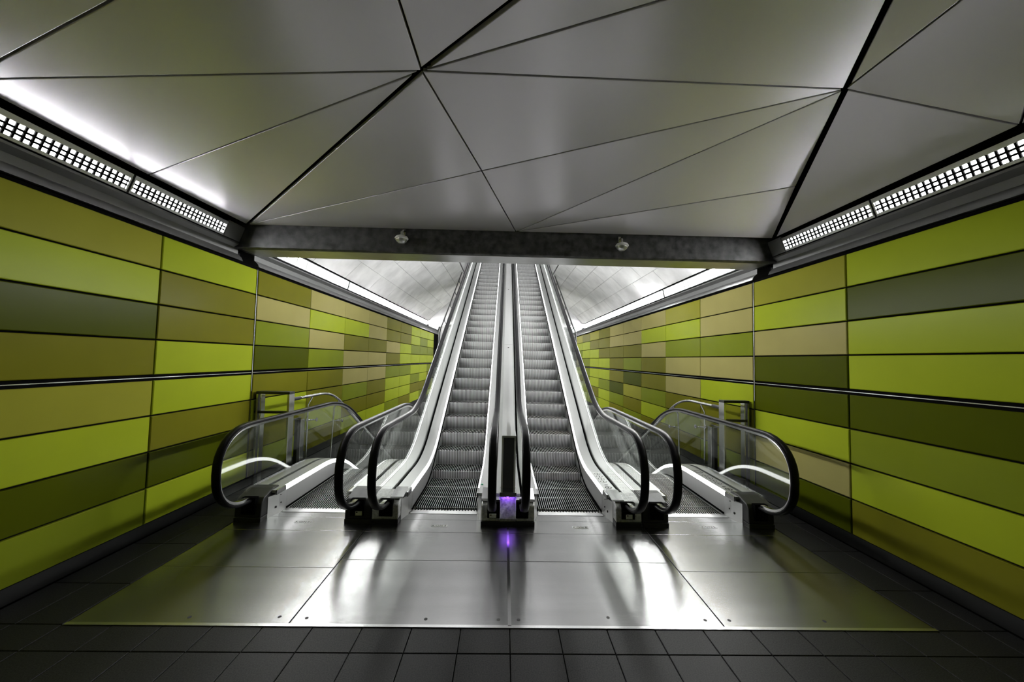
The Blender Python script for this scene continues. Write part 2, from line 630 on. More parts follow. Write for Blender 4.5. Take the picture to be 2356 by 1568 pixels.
# plain sheets over the hall behind the camera and along the edges
MB().add([(-3.33, 0.6, 3.43), (3.4, 0.6, 3.43), (2.45, 1.44, 3.8), (0.68, 1.355, 3.75), (-0.595, 1.31, 3.62),
          (-3.33, 0.6, 3.46), (3.4, 0.6, 3.46), (2.45, 1.44, 3.83), (0.68, 1.355, 3.78), (-0.595, 1.31, 3.65)],
         [(0, 1, 2), (0, 2, 3), (0, 3, 4), (7, 6, 5), (8, 7, 5), (9, 8, 5), (2, 7, 8, 3), (3, 8, 9, 4), (0, 5, 6, 1), (4, 9, 5, 0), (1, 6, 7, 2)]).build('ceiling_panel', CEIL, ceil)
MB().box(-3.33, 3.4, YBACK, 0.58, 3.43, 3.46).build('ceiling_panel', CEIL, ceil)

# ------------------------------------------------------------------ cross beam and its two dome cameras
beam = MB()
beam.prism_x([(YBEAM0, ZB0 + 0.012), (YBEAM0 + 0.015, ZB0), (YBEAM0 + 0.05, ZB0), (YBEAM0 + 0.05, 4.1), (YBEAM0, ZB1 + 0.02), (YBEAM0, ZB1)], XL - 0.05, XR + 0.05)
beam.box(XL - 0.05, XR + 0.05, YBEAM0 + 0.05, YBEAM1, ZB0 + 0.005, 4.1)
bo = beam.build('beam', CONC)
struct(bo, 'dark concrete beam across the hall above the escalators')
MB().box(XL + 0.02, XR - 0.02, YBEAM0 + 0.05, YBEAM1 + 0.004, ZB0 - 0.006, ZB0 + 0.005).build('soffit_sheet', SOFFIT, bo)


def dome(x, z, label):
    r = empty('dome_camera', label, 'camera', 'dome cameras on the beam')
    y = YBEAM0
    r.location = (x, y, z)
    r.scale = (1.15, 1.15, 1.15)
    b = MB().box(-0.02, 0.02, -0.012, 0, 0.06, 0.125).build('wall_bracket', CHROME, r, bevel=0.004)
    MB().tube([(0.012, -0.01, 0.105), (0.008, -0.05, 0.10), (0, -0.085, 0.07), (0, -0.085, 0.03)], 0.013, 8).build('arm', CHROME, r, smooth=40)
    MB().lathe([(0.0, 0.035), (0.03, 0.034), (0.06, 0.02), (0.074, 0.0), (0.07, -0.012), (0.0, -0.012)], (0, -0.085, 0), seg=24).build('housing', LABELW, r, smooth=40)
    MB().lathe([(0.0, -0.012), (0.062, -0.012), (0.058, -0.03), (0.035, -0.052), (0.0, -0.06)], (0, -0.085, 0), seg=24).build('dome', DECK, r, smooth=60)
    return r


dome(-1.335, 3.30, 'silver dome camera on the beam, nearer the left wall')
dome(1.475, 3.285, 'silver dome camera on the beam, nearer the right wall')


# ------------------------------------------------------------------ louvred lamps along the near walls
def louvre_lamp(side, y0, y1, label):
    left = side == 'left'
    xw = XL if left else XR
    sg = 1 if left else -1
    # lower edge sits back on the gutter, upper edge stands out into the room: the face looks down and inwards
    lo = Vector((xw + sg * 0.02, 0, 3.225))
    hi = Vector((xw + sg * 0.08, 0, 3.387))
    ax = (hi - lo).normalized()
    nr = Vector((ax.z * sg, 0, -ax.x * sg)).normalized()
    r = empty('louvre_light', label, 'light', 'louvred lights along the hall walls')

    def bx(name, material, a0, a1, n0, n1, ya, yb, parent=r):
        mb = MB()
        v = []
        for yy in (ya, yb):
            for a, n in ((a0, n0), (a1, n0), (a1, n1), (a0, n1)):
                p = lo + ax * a + nr * n
                v.append((p.x, yy, p.z))
        mb.add(v, [(0, 1, 2, 3), (7, 6, 5, 4), (0, 4, 5, 1), (1, 5, 6, 2), (2, 6, 7, 3), (3, 7, 4, 0)])
        return mb.build(name, material, parent) if name else mb
    W = (hi - lo).length
    bx('housing', GUTTER, 0, W, -0.09, -0.08, y0, y1)
    bx('frame_rail', FRAME, 0, 0.022, -0.09, 0.0, y0, y1)
    bx('frame_rail', FRAME, W - 0.04, W, -0.09, 0.0, y0, y1)
    bx('frame_end', FRAME, 0.022, W - 0.04, -0.09, 0.002, y0, y0 + 0.014)
    bx('frame_end', FRAME, 0.022, W - 0.04, -0.09, 0.002, y1 - 0.014, y1)
    a0, a1 = 0.022, W - 0.04
    face_only(bx('diffuser', EM_L, a0 + 0.004, a1 - 0.004, -0.03, -0.014, y0 + 0.02, y1 - 0.02), nr, FRAME)
    for k in (1, 2):
        a = a0 + (a1 - a0) * k / 3
        bx('louvre_blade', LOUVRE, a - 0.008, a + 0.008, -0.014, -0.004, y0 + 0.014, y1 - 0.014)
    g = MB()
    n = int((y1 - y0 - 0.028) / 0.05)
    for i in range(1, n):
        yy = y0 + 0.014 + (y1 - y0 - 0.028) * i / n
        q = bx(None, None, a0, a1, -0.013, -0.002, yy - 0.007, yy + 0.007)
        g.add(q.v, q.f)
    o = g.build('cross_fins', LOUVRE, r)
    o['kind'] = 'stuff'
    return r


louvre_lamp('left', 3.38, 4.52, 'louvred strip light on the left wall beside the beam')
louvre_lamp('left', 2.3, 3.36, 'louvred strip light on the left wall nearest the camera')
louvre_lamp('right', 3.43, 4.56, 'louvred strip light on the right wall beside the beam')
louvre_lamp('right', 2.25, 3.41, 'louvred strip light on the right wall nearest the camera')
# blank boxes closing the lamp runs
for xw, sg, y0, nm in ((XL, 1, 4.53, 5), (XR, -1, 4.57, 6)):
    for a, b in ((y0, YBEAM0 - 0.005), (YBACK, 2.24)):
        struct(MB().prism_y([(xw - sg * 0.2, 3.225), (xw + sg * 0.02, 3.225), (xw + sg * 0.08, 3.387), (xw + sg * 0.08, 3.41), (xw - sg * 0.2, 3.41)], a, b).build('trim_%d' % (nm + (2 if a < 0 else 0)), GUTTER))
    struct(MB().box(*sorted((xw - sg * 0.3, xw - sg * 0.09)), YBACK, YEND, 3.2, 4.1).build('wall_upper_' + ('left' if sg > 0 else 'right'), BLACK))


# ------------------------------------------------------------------ bare strip lights beyond the beam
def strip_light(side, y0, y1, label, cover):
    left = side == 'left'
    xw = XL if left else XR
    sg = 1 if left else -1
    lo = Vector((xw + sg * 0.03, 0, 3.235))
    hi = Vector((xw + sg * 0.07, 0, 3.405))
    ax = (hi - lo).normalized()
    nr = Vector((ax.z * sg, 0, -ax.x * sg)).normalized()
    W = (hi - lo).length
    r = empty('strip_light', label, 'light', 'strip lights along the escalator shaft')

    def bx(name, material, a0, a1, n0, n1, ya, yb):
        v = []
        for yy in (ya, yb):
            for a, n in ((a0, n0), (a1, n0), (a1, n1), (a0, n1)):
                p = lo + ax * a + nr * n
                v.append((p.x, yy, p.z))
        return MB().add(v, [(0, 1, 2, 3), (7, 6, 5, 4), (0, 4, 5, 1), (1, 5, 6, 2), (2, 6, 7, 3), (3, 7, 4, 0)]).build(name, material, r)
    bx('tray', WHITE, 0, W, -0.06, -0.05, y0, y1)
    bx('tray_rim', DARKMET, -0.01, 0.008, -0.06, -0.01, y0, y1)
    bx('tray_rim', DARKMET, W - 0.01, W + 0.006, -0.06, -0.02, y0, y1)
    ym = y0 + (y1 - y0) * cover
    face_only(bx('diffuser', EM_T, 0.012, W - 0.014, -0.045, -0.03, y0 + 0.02, y1 - 0.02), nr, FRAME)
    for k in range(4):
        a = 0.03 + (W - 0.06) * k / 3
        bx('slat', LOUVRE, a - 0.005, a + 0.005, -0.03, -0.022, ym, y1)
    for q in (0.25, 0.36, 0.8):
        yy = ym + (y1 - ym) * q
        bx('clip', LABELW, 0.01, W - 0.01, -0.012, -0.006, yy - 0.02, yy + 0.02)
    return r


ord_ = ['nearest the beam', 'second from the beam', 'third from the beam', 'last before the lintel']
for i in range(4):
    a = 5.4 + 2.78 * i
    strip_light('left', a, a + 2.74, 'bare tube strip light on the left shaft wall, ' + ord_[i], (0, 0, 0, 0)[i])
    strip_light('right', a, a + 2.74, 'bare tube strip light on the right shaft wall, ' + ord_[i], (0.45, 0.35, 0, 0)[i])
strip_light('left', 16.95, 19.2, 'far strip light on the left wall beyond the cross lintel', 0.5)
strip_light('right', 16.95, 19.2, 'far strip light on the right wall beyond the cross lintel', 0.5)

# ------------------------------------------------------------------ vault over the shaft: two curved flanks of panels
YV0, YV1 = 5.18, 16.5
XSLOT_L, XSLOT_R = -1.56, 1.71


def vault_pt(sg, t):
    """t 0..1 from the springing by the wall up to the slot over the escalators"""
    xw = XL + 0.07 if sg > 0 else XR - 0.07
    xe = XSLOT_L if sg > 0 else XSLOT_R
    a0, a1 = math.radians(47), math.radians(33)
    w = abs(xe - xw)
    # circular arc from slope a0 to slope a1
    R = w / (math.sin(a0) - math.sin(a1))
    a = a0 + (a1 - a0) * t
    return xw + sg * R * (math.sin(a0) - math.sin(a)), 3.425 + R * (math.cos(a) - math.cos(a0))


for sg, nm in ((1, 'left'), (-1, 'right')):
    back = MB()
    pr = [vault_pt(sg, i / 8) for i in range(9)]
    poly = pr + [(x, z + 0.06) for x, z in reversed(pr)]
    poly = [(x, z + 0.02) for x, z in poly]
    vo = back.prism_y(poly, YV0, YV1).build('vault_' + nm, WHITE)
    struct(vo, 'curved %s flank of the vault over the escalators' % nm)
    nt, ny = 5, 9
    for i in range(nt):
        ta, tb = i / nt, (i + 1) / nt
        for j in range(ny):
            off = 0.5 if i % 2 else 0.0
            ya = YV0 + (YV1 - YV0) * max(0, j - off) / (ny - 0.5)
            yb = YV0 + (YV1 - YV0) * min(ny - 0.5, j + 1 - off) / (ny - 0.5)
            if yb - ya < 0.05:
                continue
            q = [vault_pt(sg, ta + (tb - ta) * (0.012 + 0.976 * k / 3)) for k in range(4)]
            pp = q + [(x, z + 0.02) for x, z in reversed(q)]
            MB().prism_y(pp, ya + 0.005, yb - 0.005).build('vault_panel', VAULT, vo, smooth=30)
    # upstand beside the slot, up to the level above
    xe, ze = vault_pt(sg, 1)
    struct(MB().box(*sorted((xe, xe - sg * 0.1)), YV0, YV1, ze, 9.2).build('wall_slot_' + nm, WHITE))
    # gable filling the end of the flank above the lintel
    gb = [vault_pt(sg, i / 8) for i in range(9)]
    xw = XL if sg > 0 else XR
    struct(MB().prism_y([(xw, 3.30)] + gb + [(gb[-1][0], 3.30)], YV1 - 0.04, YV1 + 0.1).build('wall_gable_' + nm, WALLGREY))
struct(MB().box(XL - 0.05, XR + 0.05, YV1 - 0.12, YV1 + 0.1, 3.26, 3.42).build('trim_20', FRAME), 'pale lintel at the far end of the shaft')
# soffit and wall beyond the lintel, ceiling of the upper hall
struct(MB().box(XL - 0.05, XR + 0.05, YV1 + 0.1, YEND, 3.42, 3.5).build('ceiling_far', WALLGREY))
struct(MB().box(XL - 0.3, XR + 0.3, YEND, YEND + 0.15, -9, 3.5).build('wall_end', WALLGREY))
struct(MB().box(XSLOT_L - 0.1, XSLOT_R + 0.1, YV0, 26, 9.2, 9.35).build('ceiling_upper', WHITE))
struct(MB().box(XSLOT_L - 0.1, XSLOT_R + 0.1, 5.1, 5.2, 4.1, 9.35).build('wall_slot_front', WALLGREY))
struct(MB().box(XSLOT_L - 0.1, XSLOT_R + 0.1, 26, 26.15, 3.5, 9.35).build('wall_upper_end', WALLGREY))
for xe in (XSLOT_L - 0.1, XSLOT_R):
    struct(MB().box(xe, xe + 0.1, YV1, 26, 3.5, 9.2).build('wall_upper_side', WALLGREY))
for sg, nm, xx_ in ((1, 'left', XSLOT_L + 0.02), (-1, 'right', XSLOT_R - 0.02)):  # lamps added out of view to lift the light on flights and divider
    r = empty('added_upper_light', 'added unseen strip light brightening the shaft from high on the %s' % nm, 'light', 'added unseen strip lights above the shaft')
    MB().box(*sorted((xx_, xx_ + sg * 0.10)), 8.0, 25.0, 8.80, 8.86).build('housing', FRAME, r)
    MB().box(*sorted((xx_ + sg * 0.01, xx_ + sg * 0.09)), 8.05, 24.95, 8.79, 8.799).build('diffuser', EM_U, r)
    face_only(r.children[-1], Vector((0, 0, -1)), FRAME)
# shaft below floor level for the two descending escalators
for x0, x1, nm in ((XL - 0.25, XL - 0.06, 'left'), (XR + 0.06, XR + 0.25, 'right')):
    struct(MB().box(x0, x1, 4.5, YEND, -9, -0.02).build('wall_shaft_' + nm, SHAFT))
for x0, x1, nm in ((-1.40, -1.30, 'left'), (1.45, 1.55, 'right')):
    struct(MB().box(x0, x1, 4.6, YEND, -9, -0.03).build('wall_well_' + nm, SHAFT))
struct(MB().box(-1.40, 1.55, 7.0, YEND, -0.3, -0.02).build('floor_rear', SHAFT))
for x0, x1, nm in ((XL, -2.87, 'left'), (3.04, XR, 'right')):
    struct(MB().prism_x([(6.5, -0.005), (6.5, -0.4), (YEND, -0.4 - SL * (YEND - 6.5)), (YEND, -0.005 - SL * (YEND - 6.5))], x0, x1).build('floor_ramp_' + nm, SHAFT))
struct(MB().box(XL - 0.25, XR + 0.25, YBACK - 0.15, YBACK, -0.1, 4.1).build('wall_back', SHAFT))


# ------------------------------------------------------------------ escalators
def step_mesh(width, down):
    """one step: cleated tread and curved cleated riser; origin at the nosing"""
    n = 30
    run = 0.372
    if not down:
        path = [(run, 0.0), (0.012, 0.0), (0.0, -0.008), (0.006, -0.05), (0.016, -0.11), (0.034, -0.17), (0.06, -0.235)]
    else:
        path = [(run, -0.215), (run - 0.02, -0.15), (run - 0.008, -0.08), (run - 0.002, -0.02), (run - 0.012, 0.0), (0.0, 0.0), (0.0, -0.02)]
    nrm = []
    for i in range(len(path)):
        a, b = path[max(0, i - 1)], path[min(len(path) - 1, i + 1)]
        ty, tz = b[0] - a[0], b[1] - a[1]
        L = math.hypot(ty, tz)
        nrm.append((tz / L, -ty / L))          # inwards
    v, f = [], []
    p = width / n
    k = 4 * n
    for i, ((y, z), (ny, nz)) in enumerate(zip(path, nrm)):
        riser = (i >= 2) if not down else (i <= 3)
        q = 0.72 if riser else 0.2
        for j in range(n):
            x = -width / 2 + j * p
            for xa, d in ((x, 0.0), (x + q * p, 0.0), (x + q * p, 0.01), (x + p, 0.01)):
                if riser:
                    v.append((xa, y + (d if not down else -d), z))
                else:
                    v.append((xa, y, z - d))
    for i in range(len(path) - 1):
        for j in range(k - 1):
            f.append((i * k + j, i * k + j + 1, (i + 1) * k + j + 1, (i + 1) * k + j))
    mb_ = MB().add(v, f)
    me = bpy.data.meshes.new('step')
    me.from_pydata(mb_.v, [], mb_.f)
    me.materials.append(STEP)
    me.materials.append(BLACK)
    for i, pl in enumerate(me.polygons):
        if (i % (k - 1)) % 4 != 0:
            pl.material_index = 1
    return me


SW = 0.765
STEP_UP = step_mesh(SW, False)
STEP_DN = step_mesh(SW, True)

NEWEL_N = 18


def hr_path(flat):
    """handrail centre line: out of the newel, round the nose, along the balustrade"""
    c_y, c_z, a, b = 4.12, 0.645, 0.455, 0.405
    pts = [(4.26, 0.245), (4.16, 0.24)]
    for i in range(NEWEL_N + 1):
        th = math.radians(-90 - 180 * i / NEWEL_N)
        e = 0.86
        cs, sn = math.cos(th), math.sin(th)
        yy = c_y + a * math.copysign(abs(cs) ** e, cs)
        zz = c_z + b * math.copysign(abs(sn) ** e, sn)
        pts.append((yy, zz))
    return pts + flat[1:]


def escalator(xc, up_, label, black_left, black_right, shared):
    e = empty('escalator', label, 'escalator', 'escalators')
    y_end = 17.6 if up_ else 12.0
    if up_:
        Hp = bend(1.05, 5.54, SL, 4.12, y_end, 0.5)
        Dp = bend(0.28, 5.85, SL, 4.2, y_end, 0.5)
        Np = bend(0.0, 5.554, SL, 4.2, y_end, 0.35)
    else:
        Hp = bend(1.05, 6.40, -SL, 4.12, y_end, 0.55)
        Dp = bend(0.28, 5.95, -SL, 4.2, y_end, 0.5)
        Np = bend(0.0, 6.2, -SL, 4.2, y_end, 0.35)
    HP = hr_path(Hp)
    allys = sorted(set([round(p[0], 4) for p in Hp + Dp + Np if p[0] > 4.5] + [4.4, 4.5]))
    for s in (-1, 1):
        def X(u):
            return xc + s * u

        def xx(a, b):
            return sorted((X(a), X(b)))
        black = black_left if s < 0 else black_right
        # handrail and its guide
        prof = [(-0.038, -0.002), (-0.042, 0.008), (-0.038, 0.02), (-0.022, 0.027), (0.0, 0.029), (0.022, 0.027), (0.038, 0.02), (0.042, 0.008),
                (0.038, -0.002), (0.024, -0.006), (-0.024, -0.006)]
        MB().sweep(HP, prof, X(0.575)).build('handrail', RUBBER, e, smooth=50)
        gp = [(-0.02, -0.03), (0.02, -0.03), (0.024, -0.0065), (-0.024, -0.0065)]
        MB().sweep(HP[2:], gp, X(0.575)).build('handrail_guide', CHROME, e, smooth=40)
        # glass: nose pane, then panes along the flight
        nose = [(y, z) for y, z in HP[2:2 + NEWEL_N + 1]]
        cyy, czz = 4.3, 0.66
        ins = []
        for y, z in nose:
            d = Vector((cyy - y, czz - z))
            d = d.normalized() * 0.03
            ins.append((y + d.x, z + d.y))
        ins = [p for p in ins if p[1] > 0.30]
        yj = 4.95
        top = resamp([(y, z - 0.03) for y, z in Hp], [4.35, yj - 0.004])
        poly = [(4.2, 0.25)] + ins + top + [(yj - 0.004, zat(Dp, yj) - 0.03), (4.3, 0.25)]
        MB().prism_x(poly, X(0.569), X(0.581)).build('glass_pane', GLASS, e)
        ys_ = [4.95, 6.2] + [6.2 + 1.4 * q for q in range(1, 20)]
        ys_ = [y for y in ys_ if y < y_end] + [y_end]
        for a, b in zip(ys_, ys_[1:]):
            yy = [a + 0.004] + [q for q in allys if a + 0.01 < q < b - 0.01] + [b - 0.004]
            MB().strip_x([(y, zat(Dp, y) - 0.03) for y in yy], [(y, zat(Hp, y) - 0.03) for y in yy], X(0.569), X(0.581)).build('glass_pane', GLASS, e)
        # inner and outer decks, the light line and the skirt
        yy = [4.33] + [q for q in allys if q > 4.4]
        MB().strip_x([(y, zat(Dp, y) - 0.03) for y in yy], [(y, zat(Dp, y)) for y in yy], *xx(0.405, 0.552)).build('inner_deck', DECK, e, smooth=30)
        MB().strip_x([(y, zat(Dp, y) - 0.05) for y in yy], [(y, zat(Dp, y) - 0.03) for y in yy], *xx(0.552, 0.598)).build('glass_channel', BLACK, e)
        MB().strip_x([(y, zat(Dp, y) - 0.03) for y in yy], [(y, zat(Dp, y)) for y in yy], *xx(0.598, 0.725)).build('outer_deck', DECK, e, smooth=30)
        y2 = [4.52] + [q for q in allys if q > 4.53]
        MB().strip_x([(y, zat(Dp, y) - 0.052) for y in y2], [(y, zat(Dp, y) - 0.004) for y in y2], *xx(0.388, 0.404)).build('light_line', EM_S, e)
        MB().strip_x([(y, zat(Dp, y) - 0.052) for y in (4.33, 4.51)], [(y, zat(Dp, y)) for y in (4.33, 4.51)], *xx(0.388, 0.404)).build('deck_nose', CHROME, e)
        MB().strip_x([(y, zat(Np, y) - 0.25) for y in y2], [(y, zat(Dp, y) - 0.053) for y in y2], *xx(0.386, 0.40)).build('skirt', SKIRT, e, smooth=30)
        MB().strip_x([(y, zat(Np, y) + 0.012) for y in y2], [(y, zat(Np, y) + 0.03) for y in y2], *xx(0.374, 0.386)).build('skirt_brush', BLACK, e)
        # flared front skirt panel
        mb = MB()
        fl = [(0.386, 4.53), (0.40, 4.40), (0.44, 4.26), (0.46, 4.26), (0.42, 4.42), (0.40, 4.53)]
        mb.prism_z([(X(u), y) for u, y in fl], 0.0, 0.226)
        mb.build('front_skirt', SKIRT, e)
        # truss cladding on the outside
        MB().strip_x([(y, (zat(Np, y) - 0.75) if up_ else zat(Np, y) - 0.75) for y in yy], [(y, zat(Dp, y) - 0.03) for y in yy], *xx(0.712, 0.725)).build('side_cladding', SKIRT if up_ else DARKMET, e, smooth=30)
        # newel foot with its recess
        m1 = NEWEL if black else CAST
        foot = [(4.15, 0.05), (4.16, 0.20), (4.20, 0.245), (4.34, 0.285), (4.44, 0.28), (4.44, 0.05)]
        if shared == s:
            continue
        if black:
            foot = [(4.15, 0.05), (4.16, 0.20), (4.20, 0.25), (4.36, 0.298), (4.47, 0.298), (4.47, 0.05)]
        nb = MB().prism_x(foot, X(0.728), X(0.445)).build('newel_foot', m1, e, bevel=0.012)
        MB().box(*xx(0.73, 0.443), 4.145, 4.44, 0.0, 0.05).build('newel_plinth', NEWEL, e, bevel=0.006)
        MB().box(*xx(0.65, 0.505), 4.140, 4.2, 0.085, 0.262).build('inlet_recess', BLACK, e, bevel=0.004)
        if not black:
            MB().prism_x([(4.19, 0.262), (4.21, 0.272), (4.45, 0.302), (4.45, 0.282)], *xx(0.548, 0.41)).build('deck_end', CHROME, e)
    # moving steps
    if up_:
        y = 5.745 - 0.368
        k = 0
        while y > 4.3:
            place('step', STEP_UP, e, (xc, y, 0.0 if k else 0.0))
            y -= 0.368
            k += 1
        for n in range(31):
            place('step', STEP_UP, e, (xc, 5.745 + 0.368 * n, 0.11 + 0.2118 * n))
    else:
        y = 5.90 - 0.368
        while y > 4.2:
            place('step', STEP_DN, e, (xc, y, 0.0))
            y -= 0.368
        for n in range(14):
            place('step', STEP_DN, e, (xc, 5.90 + 0.368 * n, -0.06 - 0.2118 * n if n else -0.03))
    # comb plate
    cb = MB()
    w = SW / 2
    n = 22
    pts = [(-w, 4.45)]
    cb.box(xc - 0.385, xc + 0.385, 4.43, 4.52, -0.02, 0.006)
    for j in range(n):
        x = xc - w + (j + 0.25) * SW / n
        cb.prism_x([(4.52, 0.006), (4.56, 0.001), (4.52, -0.01)], x, x + 0.5 * SW / n)
    cb.build('comb', COMB, e)
    return e, Dp


ESC = []
cxs = [-2.125, -0.663, 0.8135, 2.285]
ESC.append(escalator(cxs[0], False, 'descending escalator beside the left green wall', True, True, 0))
ESC.append(escalator(cxs[1], True, 'rising escalator left of the white divider', False, False, 1))
ESC.append(escalator(cxs[2], True, 'rising escalator right of the white divider', False, False, -1))
ESC.append(escalator(cxs[3], False, 'descending escalator beside the right green wall', True, True, 0))


# tube rails outside the two rising flights
for e, s in ((ESC[1][0], -1), (ESC[2][0], 1)):
    xr = CX + s * 1.675
    pts = [(xr, 9.15, 1.75), (xr, 9.15, 2.30), (xr, 9.19, 2.42), (xr, 9.30, 2.53)]
    y = 9.3
    zr = lambda q: 0.11 + SL * (q - 5.745) + 0.35
    pts += [(xr, q, zr(q)) for q in (9.5, 12.0, 17.2)]
    MB().tube(pts, 0.02, 8).build('side_rail', DARKMET, e, smooth=50)
    for q in range(8):
        yq = 9.9 + 0.95 * q
        xo = CX + s * 1.465
        MB().tube([(xr, yq, zr(yq)), (xr, yq, zr(yq) - 0.1), (xo, yq, zr(yq) - 0.42)], 0.011, 6).build('rail_bracket', DARKMET, e)


# pictograms and switches on the decks
def ring(mb, x, y, z, r0, r1, seg=18):
    v = []
    for j in range(seg):
        a = 2 * math.pi * j / seg
        for r in (r0, r1):
            v.append((x + r * math.cos(a), y + r * math.sin(a), z))
    f = [(2 * j, 2 * j + 1, (2 * j + 3) % (2 * seg), (2 * j + 2) % (2 * seg)) for j in range(seg)]
    mb.add(v, f)


def deck_signs(e, xd, y0, big):
    z = 0.2805
    pl = MB().box(xd - 0.045, xd + 0.045, y0 + 0.34, y0 + 0.80, z, z + 0.001).build('pictogram_plate', LABELW if not big else DECK, e)
    mb = MB()
    for k in range(4):
        ring(mb, xd, y0 + 0.40 + 0.105 * k, z + 0.0015, 0.034, 0.042)
        mb.box(xd - 0.006, xd + 0.006, y0 + 0.375 + 0.105 * k, y0 + 0.42 + 0.105 * k, z + 0.001, z + 0.0016)
    mb.build('pictograms', INK, pl)
    if big:
        fr = MB()
        for a, b, c, d in ((-0.045, 0.045, 0.84, 0.85), (-0.045, 0.045, 0.93, 0.94), (-0.045, -0.037, 0.84, 0.94), (0.037, 0.045, 0.84, 0.94)):
            fr.box(xd + a, xd + b, y0 + c, y0 + d, z, z + 0.0015)
        fr.build('square_mark', INK, e)
    MB().box(xd - 0.02, xd + 0.02, y0 + 0.27, y0 + 0.285, z, z + 0.002).build('key_slot', INK, e)
    mb = MB()
    ring(mb, xd, y0 + 0.18, z + 0.0015, 0.03, 0.042)
    mb.box(xd - 0.006, xd + 0.006, y0 + 0.16, y0 + 0.20, z + 0.0005, z + 0.002)
    mb.build('key_switch', INK, e)
    MB().lathe([(0.0, 0.0), (0.045, 0.0), (0.045, 0.004), (0.035, 0.007), (0.0, 0.007)], (xd, y0 + 0.06, z), seg=20).build('stop_button', DARKMET, e, smooth=40)


deck_signs(ESC[3][0], cxs[3] + 0.478, 4.40, True)
deck_signs(ESC[2][0], cxs[2] + 0.478, 4.40, False)
MB().lathe([(0.0, 0.0), (0.014, 0.0), (0.014, 0.006), (0.0, 0.009)], (cxs[1] + 0.43, 4.62, 0.281), seg=14).build('signal_lens', GREENLED, ESC[1][0], smooth=40)
# small rating labels in the inlets
for e, x in ((ESC[2][0], cxs[2] + 0.585), (ESC[0][0], cxs[0] + 0.60)):
    l = MB().box(x - 0.034, x + 0.034, 4.132, 4.14, 0.095, 0.14).build('rating_label', LABELW, e)
    MB().box(x - 0.028, x - 0.01, 4.1312, 4.132, 0.125, 0.135).build('label_print', INK, l)
# rivets in the front skirts
for e, xc, s in ((ESC[3][0], cxs[3], 1), (ESC[2][0], cxs[2], 1), (ESC[0][0], cxs[0], -1)):
    for y, z, r in ((4.36, 0.085, 0.012), (4.43, 0.11, 0.008), (4.42, 0.20, 0.006)):
        u = 0.386 + (4.53 - y) * 0.11 + (0.0 if y > 4.4 else 0.006)
        MB().lathe([(0, -0.004), (r, -0.004), (r, 0.004), (0, 0.004)], (xc + s * (u - 0.002), y, z), 'x', 12).build('rivet', INK, e)

# ------------------------------------------------------------------ white divider between the two rising escalators
dv = empty('divider', 'white sloping divider with a dark front panel between the rising escalators', 'divider')
Hp = bend(1.05, 5.54, SL, 4.12, 17.6, 0.5)
Dp = bend(0.28, 5.85, SL, 4.2, 17.6, 0.5)
hw = 0.083
base = [(-0.215, 4.15), (0.362, 4.15), (0.362, 4.58), (-0.215, 4.58)]
for s in (-1, 1):
    MB().prism_x([(4.138, 0.05), (4.146, 0.215), (4.19, 0.245), (4.33, 0.25), (4.33, 0.05)], *sorted((CX + s * 0.085, CX + s * 0.29))).build('base_foot', CAST, dv, bevel=0.012)
MB().prism_x([(4.145, 0.05), (4.145, 0.075), (4.36, 0.262), (4.5, 0.262), (4.5, 0.05)], CX - 0.085, CX + 0.085).build('base_slope', CAST, dv)
MB().box(CX - 0.292, CX + 0.292, 4.128, 4.5, 0.0, 0.05).build('base_plinth', NEWEL, dv, bevel=0.006)
for s in (-1, 1):
    MB().box(CX + s * 0.155 - 0.068, CX + s * 0.155 + 0.068, 4.128, 4.2, 0.085, 0.262).build('inlet_recess', BLACK, dv, bevel=0.008)
    MB().prism_x([(4.17, 0.252), (4.20, 0.268), (4.46, 0.30), (4.46, 0.28)], *sorted((CX + s * 0.225, CX + s * 0.292))).build('deck_end', CHROME, dv)
lb = MB().box(CX - 0.155 - 0.045, CX - 0.155 + 0.03, 4.119, 4.128, 0.095, 0.135).build('rating_label', LABELW, dv)
MB().box(CX - 0.155 - 0.04, CX - 0.155 - 0.02, 4.1182, 4.119, 0.118, 0.13).build('label_print', INK, lb)
# ledge, frame and dark panel
MB().box(CX - 0.095, CX + 0.095, 4.28, 4.47, 0.288, 0.308).build('ledge', CHROME, dv, bevel=0.004)
MB().box(CX - 0.095, CX + 0.095, 4.278, 4.284, 0.266, 0.306).build('ledge_lip', CHROME, dv)
MB().box(CX - hw, CX - hw + 0.02, 4.43, 4.47, 0.30, 0.90).build('panel_frame', WHITE, dv)
MB().box(CX + hw - 0.02, CX + hw, 4.43, 4.47, 0.30, 0.90).build('panel_frame', WHITE, dv)
MB().box(CX - hw + 0.02, CX + hw - 0.02, 4.435, 4.455, 0.30, 0.885).build('front_panel', PANELG, dv)
MB().box(CX - hw, CX + hw, 4.425, 4.46, 0.885, 0.91).build('panel_cap', WHITE, dv, bevel=0.003)
allys = sorted(set([round(p[0], 4) for p in Hp + Dp if p[0] > 4.5]))
cuts = [4.46, 7.6, 10.6, 13.6, 17.6]
for a, b in zip(cuts, cuts[1:]):
    yy = [a + 0.003] + [q for q in allys if a + 0.01 < q < b - 0.01] + [b - 0.003]
    sc_ = MB().strip_x([(y, zat(Dp, y) - 0.02) for y in yy], [(y, zat(Hp, y) - 0.14) for y in yy], CX - hw, CX + hw).build('cover', WHITE, dv, smooth=30)
    if b < 17:
        MB().lathe([(0.0, 0.0), (0.016, 0.0), (0.012, 0.012), (0.0, 0.014)], (CX, b - 0.12, zat(Hp, b - 0.12) - 0.141), seg=12).build('bolt', INK, sc_)
# the violet diode under the ledge and what it lights
MB().box(CX - 0.06, CX + 0.06, 4.31, 4.33, 0.280, 0.288).build('violet_diode', EM_V, dv)


